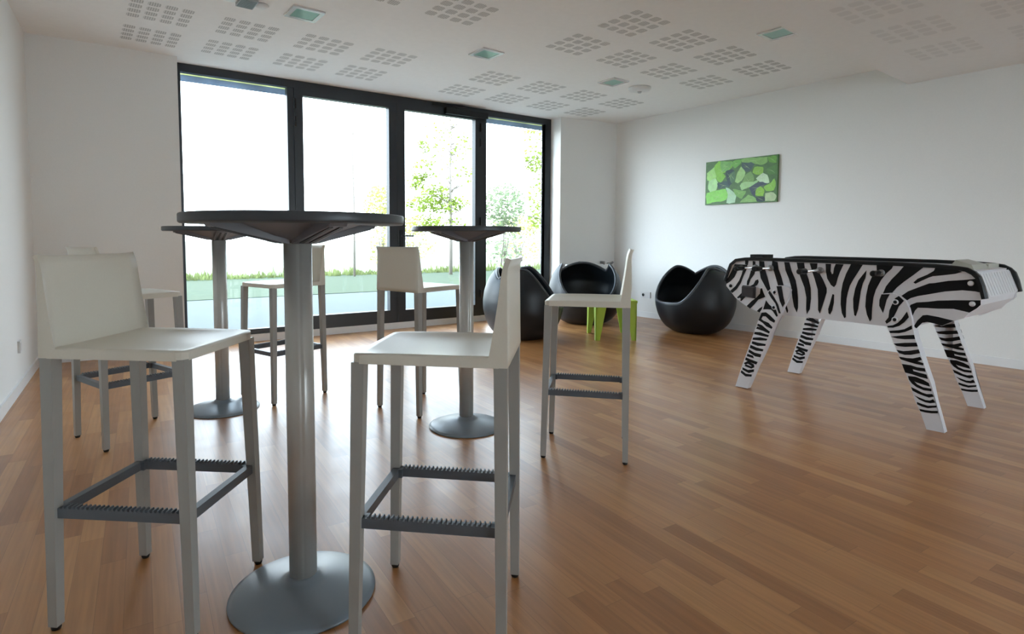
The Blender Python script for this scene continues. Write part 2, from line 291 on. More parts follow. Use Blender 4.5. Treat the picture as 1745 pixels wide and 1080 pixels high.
LEGRS=[[(1.276,0.724),(1.239,0.729),(1.254,0.696),(1.262,0.65),(1.266,0.621),(1.284,0.66),(1.284,0.693)],[(1.207,0.708),(1.192,0.721),(1.169,0.699),(1.193,0.665),(1.204,0.632),(1.221,0.589),(1.231,0.576),(1.245,0.562),(1.25,0.572),(1.235,0.596),(1.232,0.637),(1.22,0.674)],[(1.24,0.546),(1.213,0.552),(1.189,0.569),(1.17,0.595),(1.15,0.637),(1.142,0.61),(1.162,0.58),(1.185,0.557),(1.212,0.544),(1.237,0.541)],[(1.229,0.519),(1.185,0.527),(1.156,0.537),(1.125,0.563),(1.124,0.546),(1.155,0.527),(1.184,0.516),(1.225,0.511)],[(1.219,0.488),(1.173,0.498),(1.112,0.511),(1.107,0.493),(1.154,0.486),(1.19,0.485)],[(1.204,0.45),(1.153,0.46),(1.099,0.47),(1.093,0.454),(1.152,0.443),(1.189,0.442)],[(1.189,0.416),(1.158,0.412),(1.129,0.419),(1.087,0.434),(1.081,0.418),(1.121,0.403),(1.15,0.398),(1.176,0.403)],[(1.175,0.379),(1.138,0.376),(1.11,0.379),(1.078,0.393),(1.071,0.382),(1.091,0.369),(1.063,0.362),(1.063,0.353),(1.091,0.355),(1.134,0.362),(1.167,0.369)],[(1.159,0.34),(1.119,0.339),(1.09,0.333),(1.055,0.334),(1.051,0.32),(1.082,0.32),(1.111,0.323),(1.107,0.309),(1.075,0.304),(1.046,0.301),(1.039,0.282),(1.074,0.287),(1.11,0.295),(1.142,0.298)],[(1.127,0.277),(1.095,0.279),(1.059,0.269),(1.034,0.257),(1.028,0.242),(1.058,0.248),(1.09,0.254),(1.101,0.256),(1.086,0.238),(1.057,0.227),(1.021,0.228),(1.02,0.218),(1.053,0.217),(1.085,0.227),(1.107,0.242),(1.122,0.261)],[(1.111,0.218),(1.09,0.209),(1.061,0.197),(1.039,0.193),(1.015,0.199),(1.009,0.19),(1.028,0.182),(1.05,0.186),(1.078,0.193),(1.103,0.203)],[(1.094,0.176),(1.074,0.167),(1.043,0.159),(1.022,0.161),(1.009,0.172),(1.001,0.159),(1.021,0.152),(1.043,0.152),(1.071,0.161)],[(1.08,0.14),(1.059,0.134),(1.031,0.13),(0.994,0.141),(0.995,0.134),(1.031,0.122),(1.058,0.125),(1.078,0.131)],[(1.067,0.105),(1.041,0.103),(1.014,0.106),(0.987,0.113),(0.987,0.104),(1.014,0.098),(1.041,0.096),(1.063,0.097)]]
LEAVES=[((150,200,110),[(3.955,1.823),(3.861,1.888),(3.83,1.778),(3.846,1.73),(3.948,1.738)]),((120,180,60),[(3.861,1.896),(3.808,1.948),(3.64,1.93),(3.637,1.866),(3.75,1.804),(3.713,1.768),(3.773,1.7),(3.819,1.728),(3.84,1.804)]),((110,165,85),[(3.781,1.945),(3.631,1.921),(3.655,1.86),(3.75,1.82),(3.779,1.872)]),((100,160,70),[(3.631,1.929),(3.529,1.938),(3.528,1.903),(3.602,1.847),(3.638,1.882)]),((160,205,140),[(3.929,1.729),(3.838,1.754),(3.809,1.695),(3.825,1.622),(3.897,1.585),(3.936,1.638)]),((45,75,70),[(3.818,1.695),(3.685,1.71),(3.656,1.643),(3.709,1.639),(3.798,1.628)]),((125,195,80),[(3.953,1.589),(3.825,1.614),(3.708,1.622),(3.68,1.556),(3.696,1.5),(3.802,1.481),(3.875,1.476),(3.949,1.463)]),((165,200,165),[(3.709,1.639),(3.646,1.61),(3.575,1.55),(3.589,1.46),(3.694,1.46),(3.68,1.556)]),((35,60,60),[(3.715,1.825),(3.637,1.842),(3.601,1.815),(3.67,1.781),(3.631,1.681),(3.665,1.652),(3.703,1.735)]),((70,110,75),[(3.67,1.789),(3.601,1.815),(3.598,1.711),(3.64,1.682)]),((150,190,120),[(3.597,1.695),(3.567,1.804),(3.526,1.863),(3.474,1.788),(3.513,1.704),(3.562,1.676)]),((60,85,80),[(3.519,1.902),(3.362,1.886),(3.408,1.813),(3.457,1.794),(3.518,1.855)]),((120,165,90),[(3.529,1.941),(3.356,1.939),(3.229,1.937),(3.227,1.879),(3.305,1.857),(3.411,1.899),(3.519,1.91)]),((110,150,85),[(3.481,1.757),(3.408,1.797),(3.373,1.724),(3.379,1.663),(3.459,1.606),(3.518,1.625)]),((150,190,130),[(3.52,1.673),(3.379,1.678),(3.3,1.711),(3.346,1.66),(3.443,1.62),(3.509,1.593),(3.536,1.643)]),((130,180,70),[(3.391,1.78),(3.369,1.84),(3.272,1.831),(3.27,1.762),(3.317,1.75)]),((180,205,170),[(3.348,1.714),(3.27,1.769),(3.222,1.742),(3.196,1.656),(3.282,1.655),(3.323,1.689)]),((95,150,60),[(3.229,1.937),(3.129,1.937),(3.126,1.862),(3.203,1.877)]),((75,120,60),[(3.24,1.805),(3.125,1.846),(3.122,1.741),(3.207,1.748)]),((50,65,75),[(3.426,1.619),(3.298,1.672),(3.219,1.651),(3.265,1.623),(3.321,1.62),(3.357,1.506),(3.4,1.563)]),((130,180,60),[(3.344,1.59),(3.297,1.626),(3.248,1.576),(3.261,1.516),(3.35,1.529)]),((125,180,70),[(3.257,1.615),(3.18,1.655),(3.143,1.698),(3.126,1.644),(3.146,1.57),(3.231,1.568)]),((165,185,140),[(3.239,1.545),(3.145,1.547),(3.113,1.507),(3.134,1.46),(3.236,1.461)]),((110,160,80),[(3.621,1.616),(3.526,1.594),(3.458,1.582),(3.506,1.498),(3.575,1.534)]),((120,165,90),[(3.53,1.46),(3.432,1.541),(3.34,1.489),(3.331,1.46)]),((30,50,55),[(3.349,1.513),(3.245,1.507),(3.239,1.46),(3.327,1.46)])]

# ------------------------------------------------------------------ the room
ZC, ZS, YSOF, XR, SK, YW = 2.635, 2.45, 1.965, 6.146, -0.0581, 5.8826
def yw(x, off=0.0): return YW + SK * (x - 3) - off          # window plane (inner face of the frames)
def struct(o, label): return tag(o, label, 'room', kind='structure')
XL0 = -0.22
def xl(y): return XL0 + 0.075 * (y - 5.8)
YB = -3.2
struct(MB().box(-1.4, 6.6, YB - .1, 6.1, -0.12, 0.0).build('floor', FLOOR), 'brown oak strip parquet floor')
def wface(x): return yw(x, 0.19)
# walls
a = MB(); a.hexa([(xl(YB), YB, 0), (xl(6.0), 6.0, 0), (xl(6.0) - .2, 6.0, 0), (xl(YB) - .2, YB, 0)], [(xl(YB), YB, 2.9), (xl(6.0), 6.0, 2.9), (xl(6.0) - .2, 6.0, 2.9), (xl(YB) - .2, YB, 2.9)])
struct(a.build('wall_left', WHITE), 'white wall along the left side of the room')
struct(MB().box(XR, XR + .2, YB, 6.2, 0, 2.9).build('wall_right', WHITE), 'long white wall on the right with the leaf picture')
a = MB(); a.box(-1.3, 1.7, YB - .2, YB, 0, 2.9); a.box(4.1, XR + .2, YB - .2, YB, 0, 2.9); a.box(1.7, 4.1, YB - .2, YB, 2.2, 2.9)
struct(a.build('wall_rear', WHITE), 'white wall behind the viewpoint with an added glazed opening for fill light')
r = struct(empty('rear_fill_opening', (2.9, YB - .1, 0)), 'added glazed opening in the rear wall for fill light')  # added, out of view: brightens the camera-facing surfaces from behind
a = MB()
for x in (-1.2, -.03, 1.14): a.box(x, x + .06, -.03, .03, .08, 2.14)
a.box(-1.2, 1.2, -.03, .03, 0, .08); a.box(-1.2, 1.2, -.03, .03, 2.14, 2.2); a.build('window_frame', FRAME, r)
for x in (-1.14, .03): MB().box(x, x + 1.11, -.004, .004, .08, 2.14).build('glass_pane', GLASS, r)
X1, X2 = 0.838, 5.255
a = MB(); a.hexa([(-.45, wface(-.45), 0), (X1, wface(X1), 0), (X1, wface(X1) + .36, 0), (-.45, wface(-.45) + .36, 0)], [(-.45, wface(-.45), 2.9), (X1, wface(X1), 2.9), (X1, wface(X1) + .36, 2.9), (-.45, wface(-.45) + .36, 2.9)])
struct(a.build('wall_back', WHITE), 'white wall between left corner and glazing')
yc = 5.37
a = MB(); a.hexa([(X2, wface(X2), 0), (XR + .1, yc, 0), (XR + .1, yc + .6, 0), (X2, wface(X2) + .36, 0)], [(X2, wface(X2), 2.9), (XR + .1, yc, 2.9), (XR + .1, yc + .6, 2.9), (X2, wface(X2) + .36, 2.9)])
struct(a.build('wall_back', WHITE), 'white wall between glazing and right corner')
# ceiling with perforated patches
def patch(b, x, y, z, n=4, w=0.415):
    p = w / n
    for i in range(n):
        for j in range(n):
            cx, cy = x + (i + .5) * p, y + (j + .5) * p; h, k = p * .37, p * .36; c = h * .35
            pts = [(-h + c, -k), (h - c, -k), (h, -k + c), (h, k - c), (h - c, k), (-h + c, k), (-h, k - c), (-h, -k + c)]
            b.face([(cx + u, cy + v, z - .0012) for u, v in pts], 1)
a = MB(); a.box(-1.3, XR + .1, 1.9, 6.3, ZC, ZC + .12)
for x in (0.385, 0.965, 1.555, 2.135, 3.275, 3.875, 4.475, 5.075):
    for y in (4.575, 5.165): patch(a, x, y - .045 * (x - .4), ZC)
for x in (0.25, 0.86, 1.47, 2.075, 3.225, 3.83, 4.44, 5.055):
    for y in (2.655, 3.235): patch(a, x, y, ZC)
struct(a.build('ceiling', [CEIL, PERF], recalc=False), 'white acoustic ceiling with square perforated patches')
a = MB(); a.box(-1.3, XR + .1, YB - .1, YSOF, ZS, ZC + .12)
for x in (0.2, 0.81, 1.42, 2.03, 3.18, 3.785, 4.405, 5.035):
    for y in (1.255, .67, -.4, -1.0): patch(a, x, y, ZS)
struct(a.build('ceiling', [CEIL, PERF], recalc=False), 'lower dropped ceiling at upper right with perforated patches')
# skirting
BH = 0.075
struct(MB().box(XR - .012, XR, YB, 5.38, 0, BH).bevel(.003).build('baseboard_right', SKIRT), 'white skirting along the right wall')
a = MB(); a.hexa([(xl(YB), YB, 0), (xl(5.86), 5.86, 0), (xl(5.86) + .012, 5.86, 0), (xl(YB) + .012, YB, 0)], [(xl(YB), YB, BH), (xl(5.86), 5.86, BH), (xl(5.86) + .012, 5.86, BH), (xl(YB) + .012, YB, BH)])
struct(a.build('baseboard_left', SKIRT), 'white skirting along the left wall')
def skew_box(b, x0, x1, o0, o1, z0, z1, mi=0):     # box following the window plane; o = offset outward (+) from it
    return b.hexa([(x0, yw(x0) + o0, z0), (x1, yw(x1) + o0, z0), (x1, yw(x1) + o1, z0), (x0, yw(x0) + o1, z0)],
                  [(x0, yw(x0) + o0, z1), (x1, yw(x1) + o0, z1), (x1, yw(x1) + o1, z1), (x0, yw(x0) + o1, z1)], mi)
a = MB(); skew_box(a, -.24, X1 - .002, -.202, -.19, 0, BH); struct(a.build('baseboard_back', SKIRT), 'white skirting under the back wall left of the glazing')
a = MB(); skew_box(a, X1, X2, -.012, .10, 0, .072); struct(a.build('trim_1', SKIRT), 'white threshold strip under the black glazing')
# outer frame head and jambs
a = MB(); skew_box(a, X1, X2, 0, .07, 2.56, ZC + .01); skew_box(a, X1, X1 + .048, 0, .07, .072, 2.56); skew_box(a, X2 - .10, X2, 0, .07, .072, 2.56)
struct(a.build('trim_2', FRAME), 'black aluminium outer frame around the glazing')
def leaf(name, x0, x1, zb, zt, st, label, door=False, gx0=None, gx1=None):
    r = empty(name, ((x0 + x1) / 2, yw((x0 + x1) / 2), 0)); struct(r, label)
    L = Vector(r.location)
    gx0 = x0 + st if gx0 is None else gx0; gx1 = x1 - st if gx1 is None else gx1
    def P(b, nm, M, par=r):
        o = b.build(nm, M, par)
        o.data.transform(Matrix.Translation(-L)) if par is r else None
        return o
    a = MB()
    of = -.012 if door else 0
    skew_box(a, x0, gx0, of, .06, .074, 2.558); skew_box(a, gx1, x1, of, .06, .074, 2.558)
    skew_box(a, gx0, gx1, of, .06, .074, zb)
    if zt < 2.55: skew_box(a, gx0, gx1, of, .06, zt, 2.558)
    P(a, 'window_frame' if not door else 'door_frame', FRAME)
    g = MB(); skew_box(g, gx0 - .005, gx1 + .005, .022, .030, zb - .005, min(zt + .005, 2.557)); P(g, 'glass_pane', GLASS)
    return r, L, P
leaf('window_1', X1 + .049, 1.895, .125, 2.556, .05, 'wide fixed pane at the left end of the glazing', gx0=.888, gx1=1.833)
d1, L1, P1 = leaf('door_1', 1.897, 3.018, .217, 2.49, .1, 'left glazed door leaf in black frame', True, 1.985, 2.925)
d2, L2, P2 = leaf('door_2', 3.022, 4.14, .212, 2.492, .1, 'right glazed door leaf with lever handle', True, 3.117, 4.057)
leaf('window_2', 4.142, X2 - .049, .125, 2.557, .05, 'narrow fixed pane at the right end of the glazing', gx0=4.226, gx1=5.155)
def hinge(P, x, z):
    b = MB(); b.tube([(x, yw(x) - .022, z - .05), (x, yw(x) - .022, z + .05)], .011, 10); b.tube([(x, yw(x) - .022, z - .003), (x, yw(x) - .022, z + .003)], .013, 10); P(b, 'hinge', BLACKP)
for z in (2.40, 2.22, 1.25, .35): hinge(P1, 1.905, z); hinge(P2, 4.13, z)
b = MB(); skew_box(b, 3.62, 4.20, -.075, -.013, 2.505, 2.575); P2(b.bevel(.006), 'door_closer', BLACKP)
b = MB(); b.tube([(3.45, yw(3.45) - .03, 2.60), (3.9, yw(3.9) - .09, 2.59)], .012, 8); P2(b, 'closer_arm', BLACKP)
b = MB(); skew_box(b, 3.045, 3.085, -.022, -.0125, .93, 1.13); P2(b.bevel(.003), 'handle_plate', BLACKP)
b = MB(); y0 = yw(3.065); b.tube([(3.065, y0 - .02, 1.065), (3.065, y0 - .065, 1.065), (3.09, y0 - .072, 1.065), (3.195, y0 - .078, 1.065)], .009, 10); P2(b, 'handle', BLACKP)

# ------------------------------------------------------------------ fittings
def downlight(x, y, label):
    r = tag(empty('ceiling_light', (x, y, ZC)), label, 'ceiling light', 'square recessed ceiling lights')
    b = MB(); w, i = .112, .082
    for p in ((-w, w, -w, -i), (-w, w, i, w), (-w, -i, -i, i), (i, w, -i, i)): b.box(p[0], p[1], p[2], p[3], -.012, 0)
    b.build('frame', LRING, r)
    MB().box(-i, i, -i, i, -.009, -.003).build('glass_plate', PLATEG, r)
downlight(1.415, 4.155, 'square ceiling light with pale green glass above the wide left pane')
downlight(2.955, 4.07, 'square ceiling light with green glass, second from the left')
downlight(4.50, 4.00, 'small square green ceiling light beside the white round detector')
downlight(4.455, 2.30, 'square green ceiling light at the edge of the dropped ceiling')
r = tag(empty('smoke_detector', (4.90, 3.99, ZC)), 'flat white oval detector on ceiling near the right wall', 'detector')
MB().lathe([(0, 0), (.115, 0), (.118, -.012), (.105, -.03), (.06, -.040), (0, -.042)], 32).build('housing', SOCKET, r)
MB().lathe([(0, -.042), (.022, -.042), (.018, -.055), (0, -.056)], 16).build('sensor_cap', LRING, r)
r = tag(empty('ceiling_speaker', (1.03, 4.16, ZC)), 'grey grille fitting cut by the top edge of photo', 'ceiling fitting')
b = MB(); b.box(-.055, .055, -.07, .09, -.026, 0)
b.build('housing', GRILLE, r)
b = MB()
for i in range(11):
    b.box(-.05, .05, -.064 + i * .014, -.058 + i * .014, -.029, -.026)
b.build('grille', GREYM, r)
for sgn in (-1, 1): MB().lathe([(0, 0), (.045, 0), (.05, -.006), (.03, -.02), (0, -.022)], 24, (sgn * .1, .03, 0)).build('lens', SOCKET, r)
# sockets
r = tag(empty('wall_socket', (XR, 4.83, .30)), 'white double socket low on right wall beside black armchair', 'socket')
MB().box(-.012, 0, -.075, .075, -.04, .04).bevel(.003).build('plate', SOCKET, r)
MB().lathe([(0, 0), (.018, 0), (.02, .004), (0, .005)], 20).rot(-math.pi / 2, ax='Y').build('outlet', DARKHOLE, r).location = (-.012, .035, 0)
r = tag(empty('wall_socket', (xl(4.95), 4.95, .30), -.075), 'white socket plate low on the left wall above the skirting', 'socket')
MB().box(0, .014, -.035, .035, -.04, .04).bevel(.003).build('plate', SOCKET, r)
MB().box(.014, .017, -.02, .02, -.025, .025).bevel(.001).build('rocker', SOCKET, r)
# radiator on the back wall
def wb(x): return wface(X2) + (yc - wface(X2)) * (x - X2) / (XR + .1 - X2)
ang = math.atan2(yc - wface(X2), XR + .1 - X2)
r = tag(empty('radiator', (5.68, wb(5.68) - .004, 0), ang), 'low white panel radiator on the back wall behind middle armchair', 'radiator')
b = MB(); b.box(-.36, .32, -.075, -.02, .14, .70)
b.bevel(.008).build('panel', SKIRT, r)
b = MB()
for i in range(13): b.box(-.33 + i * .05, -.31 + i * .05, -.079, -.075, .17, .67)
b.build('ribs', SKIRT, r)
for x in (-.12, .24): MB().box(x - .012, x + .012, -.08, 0, .69, .735).build('bracket', GREYM, r)
MB().tube([(.31, -.05, .70), (.37, -.05, .70), (.41, -.05, .72)], [.012, .018, .016], 10).build('valve', GREYM, r)
MB().tube([(.33, -.045, 0), (.33, -.045, .70)], .007, 8).build('pipe', SKIRT, r)

# picture
r = tag(empty('wall_picture', (XR, 3.54, 1.70)), 'wide canvas print of bright green ivy leaves on right wall', 'picture')
MB().box(-.026, -.001, -.430, .430, -.252, .252).build('canvas', mat('canvas_edge', lin((80, 120, 65)), .7), r)
cols = sorted(set(c for c, p in LEAVES)); ms = [mat('leaf_print', tuple(min(1, 1.25 * v) for v in lin(tuple(c))), .5, noise=.28, nscale=22) for c in cols] + [mat('leaf_print_shade', lin((78, 118, 66)), .5, noise=.45, nscale=24), mat('leaf_vein', lin((175, 210, 140)), .5)]; prn = random.Random(4)
b = MB(); b.face([(-.0265, -.428, -.25), (-.0265, .428, -.25), (-.0265, .428, .25), (-.0265, -.428, .25)], len(cols))
for i, (c, p) in enumerate(LEAVES):
    q = []
    for k_ in range(len(p)):                     # lobed leaf edges
        (y0, z0), (y1, z1) = p[k_], p[(k_ + 1) % len(p)]; L_ = math.hypot(y1 - y0, z1 - z0)
        q.append((y0, z0))
        for t_ in (.33, .66):
            j_ = prn.uniform(-.02, .09) * L_
            q.append((y0 + (y1 - y0) * t_ + (z1 - z0) / (L_ or 1) * j_, z0 + (z1 - z0) * t_ - (y1 - y0) / (L_ or 1) * j_))
    q = [(min(3.967, max(3.113, y)), min(1.949, max(1.451, z))) for y, z in q]
    b.face([(-.0270 - .00004 * i, y - 3.54, z - 1.70) for y, z in q], cols.index(c))
    cy_ = sum(y for y, z in p) / len(p) - 3.54; cz_ = sum(z for y, z in p) / len(p) - 1.70
    for k_ in range(0, len(p), 2):               # pale veins
        ty, tz = p[k_][0] - 3.54, p[k_][1] - 1.70; ty, tz = cy_ + (ty - cy_) * .8, cz_ + (tz - cz_) * .8
        d_ = math.hypot(ty - cy_, tz - cz_) or 1; ny, nz = -(tz - cz_) / d_ * .0016, (ty - cy_) / d_ * .0016
        b.face([(-.0280 - .00004 * i, cy_ - ny, cz_ - nz), (-.0280 - .00004 * i, cy_ + ny, cz_ + nz), (-.0280 - .00004 * i, ty, tz)], len(cols) + 1)
b.build('leaf_print', ms, r, recalc=False)

# ------------------------------------------------------------------ bar stools
SW, SD, SZ = .352, .394, .753
def make_stool():
    r = empty('bar_stool')
    # seat: dished slab with rounded corners
    b = MB(); n = 12; hx, hy = SD / 2, SW / 2
    def rc(u, v):       # squircle mapping of the unit square
        cr = .03
        x, y = u * hx, v * hy
        dx, dy = abs(x) - (hx - cr), abs(y) - (hy - cr)
        if dx > 0 and dy > 0:
            m_ = math.hypot(dx, dy)
            if m_ > cr: x = math.copysign(hx - cr + dx * cr / m_, x); y = math.copysign(hy - cr + dy * cr / m_, y)
        return x, y
    top, bot = [], []
    cs = [-1, -.97, -.88] + [-.75 + i * 1.5 / 8 for i in range(9)] + [.88, .97, 1]
    for u in cs:
        tr, br = [], []
        for v in cs:
            x, y = rc(u, v); e = max(abs(u), abs(v))
            dish = -.011 * (max(0, 1 - (u * 1.05) ** 4)) * (max(0, 1 - (v * 1.05) ** 4))
            edge = -.004 if e > .985 else 0
            front = -.004 * max(0, u) ** 3
            tr.append(b.bm.verts.new((x, y, SZ + dish + edge + front))); br.append(b.bm.verts.new((x, y, SZ - .028 if e > .9 else SZ - .018)))
        top.append(tr); bot.append(br)
    k = len(cs)
    for i in range(k - 1):
        for j in range(k - 1):
            f = b.bm.faces.new([top[i][j], top[i+1][j], top[i+1][j+1], top[i][j+1]]); f.smooth = True
            b.bm.faces.new([bot[i][j], bot[i][j+1], bot[i+1][j+1], bot[i+1][j]])
    per = [(i, 0) for i in range(k)] + [(k-1, j) for j in range(1, k)] + [(i, k-1) for i in range(k-2, -1, -1)] + [(0, j) for j in range(k-2, 0, -1)]
    for q in range(len(per)):
        (i, j), (i2, j2) = per[q], per[(q + 1) % len(per)]
        b.bm.faces.new([top[i][j], bot[i][j], bot[i2][j2], top[i2][j2]])
    b.build('seat', STOOLW, r)
    # backrest: tapering shell, hollow towards the sitter, top edge flared back
    b = MB(); fr, bk = [], []
    NZ, NY = 12, 12
    for i in range(NZ + 1):
        t = i / NZ; z = SZ - .027 + t * (.987 - SZ + .027)
        fr_, bk_ = [], []
        for j in range(NY + 1):
            v = -1 + 2 * j / NY; y = v * (hy - .004 * t)
            thick = .040 * (1 - t) ** 1.3 + .011
            curve = .016 * (1 - v * v) * min(1, t * 3)
            lean = .004 * t + (-.010 * max(0, (t - .85) / .15) ** 2)
            xb = -hx + lean * 1.0 - curve * .55
            ed = 1 if abs(v) < .99 else .6
            xf = xb + (thick if abs(v) > .85 else thick * .55 + .004) * (1 if t > .02 else 1)
            fr_.append(b.bm.verts.new((xf, y, z + (.004 * abs(v) ** 6 if i == NZ else 0)))); bk_.append(b.bm.verts.new((xb, y, z)))
        fr.append(fr_); bk.append(bk_)
    for i in range(NZ):
        for j in range(NY):
            f = b.bm.faces.new([fr[i][j], fr[i][j+1], fr[i+1][j+1], fr[i+1][j]]); f.smooth = True
            f = b.bm.faces.new([bk[i][j], bk[i+1][j], bk[i+1][j+1], bk[i][j+1]]); f.smooth = True
        for j in (0, NY): b.bm.faces.new([fr[i][j], fr[i+1][j], bk[i+1][j], bk[i][j]])
    for i in (0, NZ):
        for j in range(NY): b.bm.faces.new([fr[i][j], fr[i][j+1], bk[i][j+1], bk[i][j]])
    b.build('backrest', STOOLW, r)
    # legs
    lt = .016
    def lc(sx, sy, z):
        t = 1 - z / .725
        if sx > 0: x = hx - .018 + .016 * t
        else: x = -hx + .018 - .006 * t
        return x, sy * (hy - .018 + .013 * t)
    for sx in (1, -1):
        for sy in (1, -1):
            def ring(z, h):
                x, y = lc(sx, sy, z); return [(x-h, y-h, z), (x+h, y-h, z), (x+h, y+h, z), (x-h, y+h, z)]
            g = MB().hexa(ring(.012, .0125), ring(.728, .0165)).bevel(.003, 1).build('leg', LEGM, r)
            x, y = lc(sx, sy, 0)
            MB().lathe([(0, 0), (.010, 0), (.0125, .006), (.0115, .013), (0, .013)], 12, (x, y, 0)).build('foot_cap', BLACKP, g)
    # footrest frame
    zr = .318; w = .010; hh = .016
    A = {(sx, sy): lc(sx, sy, zr) for sx in (1, -1) for sy in (1, -1)}
    for sy in (1, -1):      # side rails with ribbed treads
        (x0, y0), (x1, y1) = A[(-1, sy)], A[(1, sy)]
        yy = (y0 + y1) / 2 - sy * .005
        b = MB().box(x0 + .004, x1 - .004, yy - w, yy + w, zr - hh, zr + hh - .006)
        q = MB()
        k = 26
        for i in range(k):
            xx = x0 + .03 + (x1 - x0 - .06) * i / (k - 1)
            b.hexa([(xx - .0032, yy - w, zr + hh - .006), (xx + .0032, yy - w, zr + hh - .006), (xx + .0032, yy + w, zr + hh - .006), (xx - .0032, yy + w, zr + hh - .006)],
                   [(xx - .0016, yy - w, zr + hh), (xx + .0016, yy - w, zr + hh), (xx + .0016, yy + w, zr + hh), (xx - .0016, yy + w, zr + hh)])
        q.bm.free(); b.build('footrest_rail', RESTM, r)
    for sx in (1, -1):
        (x0, y0), (x1, y1) = A[(sx, -1)], A[(sx, 1)]
        xx = x0 - sx * .005
        MB().box(xx - w, xx + w, y0 + .004, y1 - .004, zr - hh, zr + hh - .006).bevel(.004, 2).build('footrest_rail', RESTM, r)
    for k_, (x, y) in A.items():
        x -= k_[0] * .013; y -= k_[1] * .013
        MB().box(x - .013, x + .013, y - .013, y + .013, zr - .016, zr + .010).bevel(.004, 2).build('footrest_joint', RESTM, r)
    return r
STOOLS = [
 ((0.195, 1.857), -41.6, 'white bar stool in the left foreground, backrest on its left side'),
 ((0.817, 1.321), 135.5, 'white bar stool in the centre foreground, facing left towards the nearest table'),
 ((2.0354, 1.944), 131.0, 'white bar stool standing alone on the right, seen in pure side view'),
 ((1.7313, 3.063), 15.5, 'white bar stool seen from the back, in front of the glazed doors'),
 ((1.1291, 3.812), 197.3, 'white bar stool half hidden behind the nearest table pole, facing the viewer'),
 ((0.2403, 3.506), 18.4, 'white bar stool mostly hidden behind the left foreground stool, by back wall')]
st0 = make_stool()
for i, ((x, y), an, lb) in enumerate(STOOLS):
    o = st0 if i == 0 else copy_tree(st0)
    o.location = (x, y, 0); o.rotation_euler = (0, 0, math.radians(an)); tag(o, lb, 'bar stool', 'white bar stools around the tall tables')

# ------------------------------------------------------------------ tall tables
def make_table():
    r = empty('bar_table')
    rt = .2965
    MB().lathe([(0, 1.074), (rt - .004, 1.074), (rt - .0005, 1.077), (rt, 1.080), (rt, 1.096), (rt - .0015, 1.099), (rt - .005, 1.10), (0, 1.10)], 72).build('table_top', TOPM, r)
    h = MB(); n = 8
    # flared octagonal hub with four reinforced arms
    ringd = [(1.022, .043), (1.030, .050), (1.0745, .175)]
    rings = []
    for z, rr in ringd:
        rings.append([h.bm.verts.new((rr * math.cos(math.pi * 2 * (i + .5) / n), rr * math.sin(math.pi * 2 * (i + .5) / n), z)) for i in range(n)])
    for a, b in zip(rings, rings[1:]):
        for i in range(n): h.bm.faces.new([a[i], a[(i+1) % n], b[(i+1) % n], b[i]])
    h.bm.faces.new(rings[0][::-1]); h.bm.faces.new(rings[-1])
    hub = h.build('hub', HUBM, r)
    for k in range(4):
        a = math.pi / 4 + k * math.pi / 2
        b = MB().hexa([(.038, -.034, 1.020), (.038, .034, 1.020), (.235, .024, 1.066), (.235, -.024, 1.066)],
                      [(.038, -.034, 1.0745), (.038, .034, 1.0745), (.240, .024, 1.0745), (.240, -.024, 1.0745)])
        b.rot(a).build('arm', HUBM, r)
        g = MB()
        for yy in (-.014, .014):
            g.hexa([(.055, yy - .006, 1.0215), (.055, yy + .006, 1.0215), (.225, yy + .005, 1.0612), (.225, yy - .005, 1.0612)],
                   [(.055, yy - .006, 1.030), (.055, yy + .006, 1.030), (.225, yy + .005, 1.070), (.225, yy - .005, 1.070)])
        g.rot(a).build('arm_groove', HUBD, r)
    b = MB(); pts = []                       # column with shallow fluted seams
    N_ = 64; prof = []
    for i in range(N_):
        t = 2 * math.pi * i / N_; rr = .0385
        for s_ in (0, math.pi / 2, math.pi, 3 * math.pi / 2):
            d = abs((t - s_ - .45 + math.pi) % (2 * math.pi) - math.pi)
            if d < .07: rr -= .0022
        prof.append((rr * math.cos(t), rr * math.sin(t)))
    lo = [b.bm.verts.new((x, y, .046)) for x, y in prof]; hi = [b.bm.verts.new((x, y, 1.024)) for x, y in prof]
    for i in range(N_):
        f = b.bm.faces.new([lo[i], lo[(i+1) % N_], hi[(i+1) % N_], hi[i]]); f.smooth = True
    b.bm.faces.new(lo[::-1]); b.bm.faces.new(hi)
    b.build('pole', ALU, r)
    MB().lathe([(0, .001), (.2045, .001), (.2055, .004), (.205, .008), (.190, .014), (.150, .025), (.105, .035), (.068, .043), (.052, .048), (.046, .056), (.0400, .060), (0, .060)], 72).build('base', BASEM, r)
    return r
TABLES = [((.5218, 1.622), .9, 'tall round dark bistro table in the foreground, nearest of the three'),
          ((.7275, 3.7124), .7, 'tall round dark table behind the nearest one, in front of left pane'),
          ((1.7411, 2.5753), 1.1, 'tall round dark table on the right of the nearest one, before the doors')]
t0 = make_table()
for i, ((x, y), an, lb) in enumerate(TABLES):
    o = t0 if i == 0 else copy_tree(t0)
    o.location = (x, y, 0); o.rotation_euler = (0, 0, an); tag(o, lb, 'table', 'tall round bar tables')

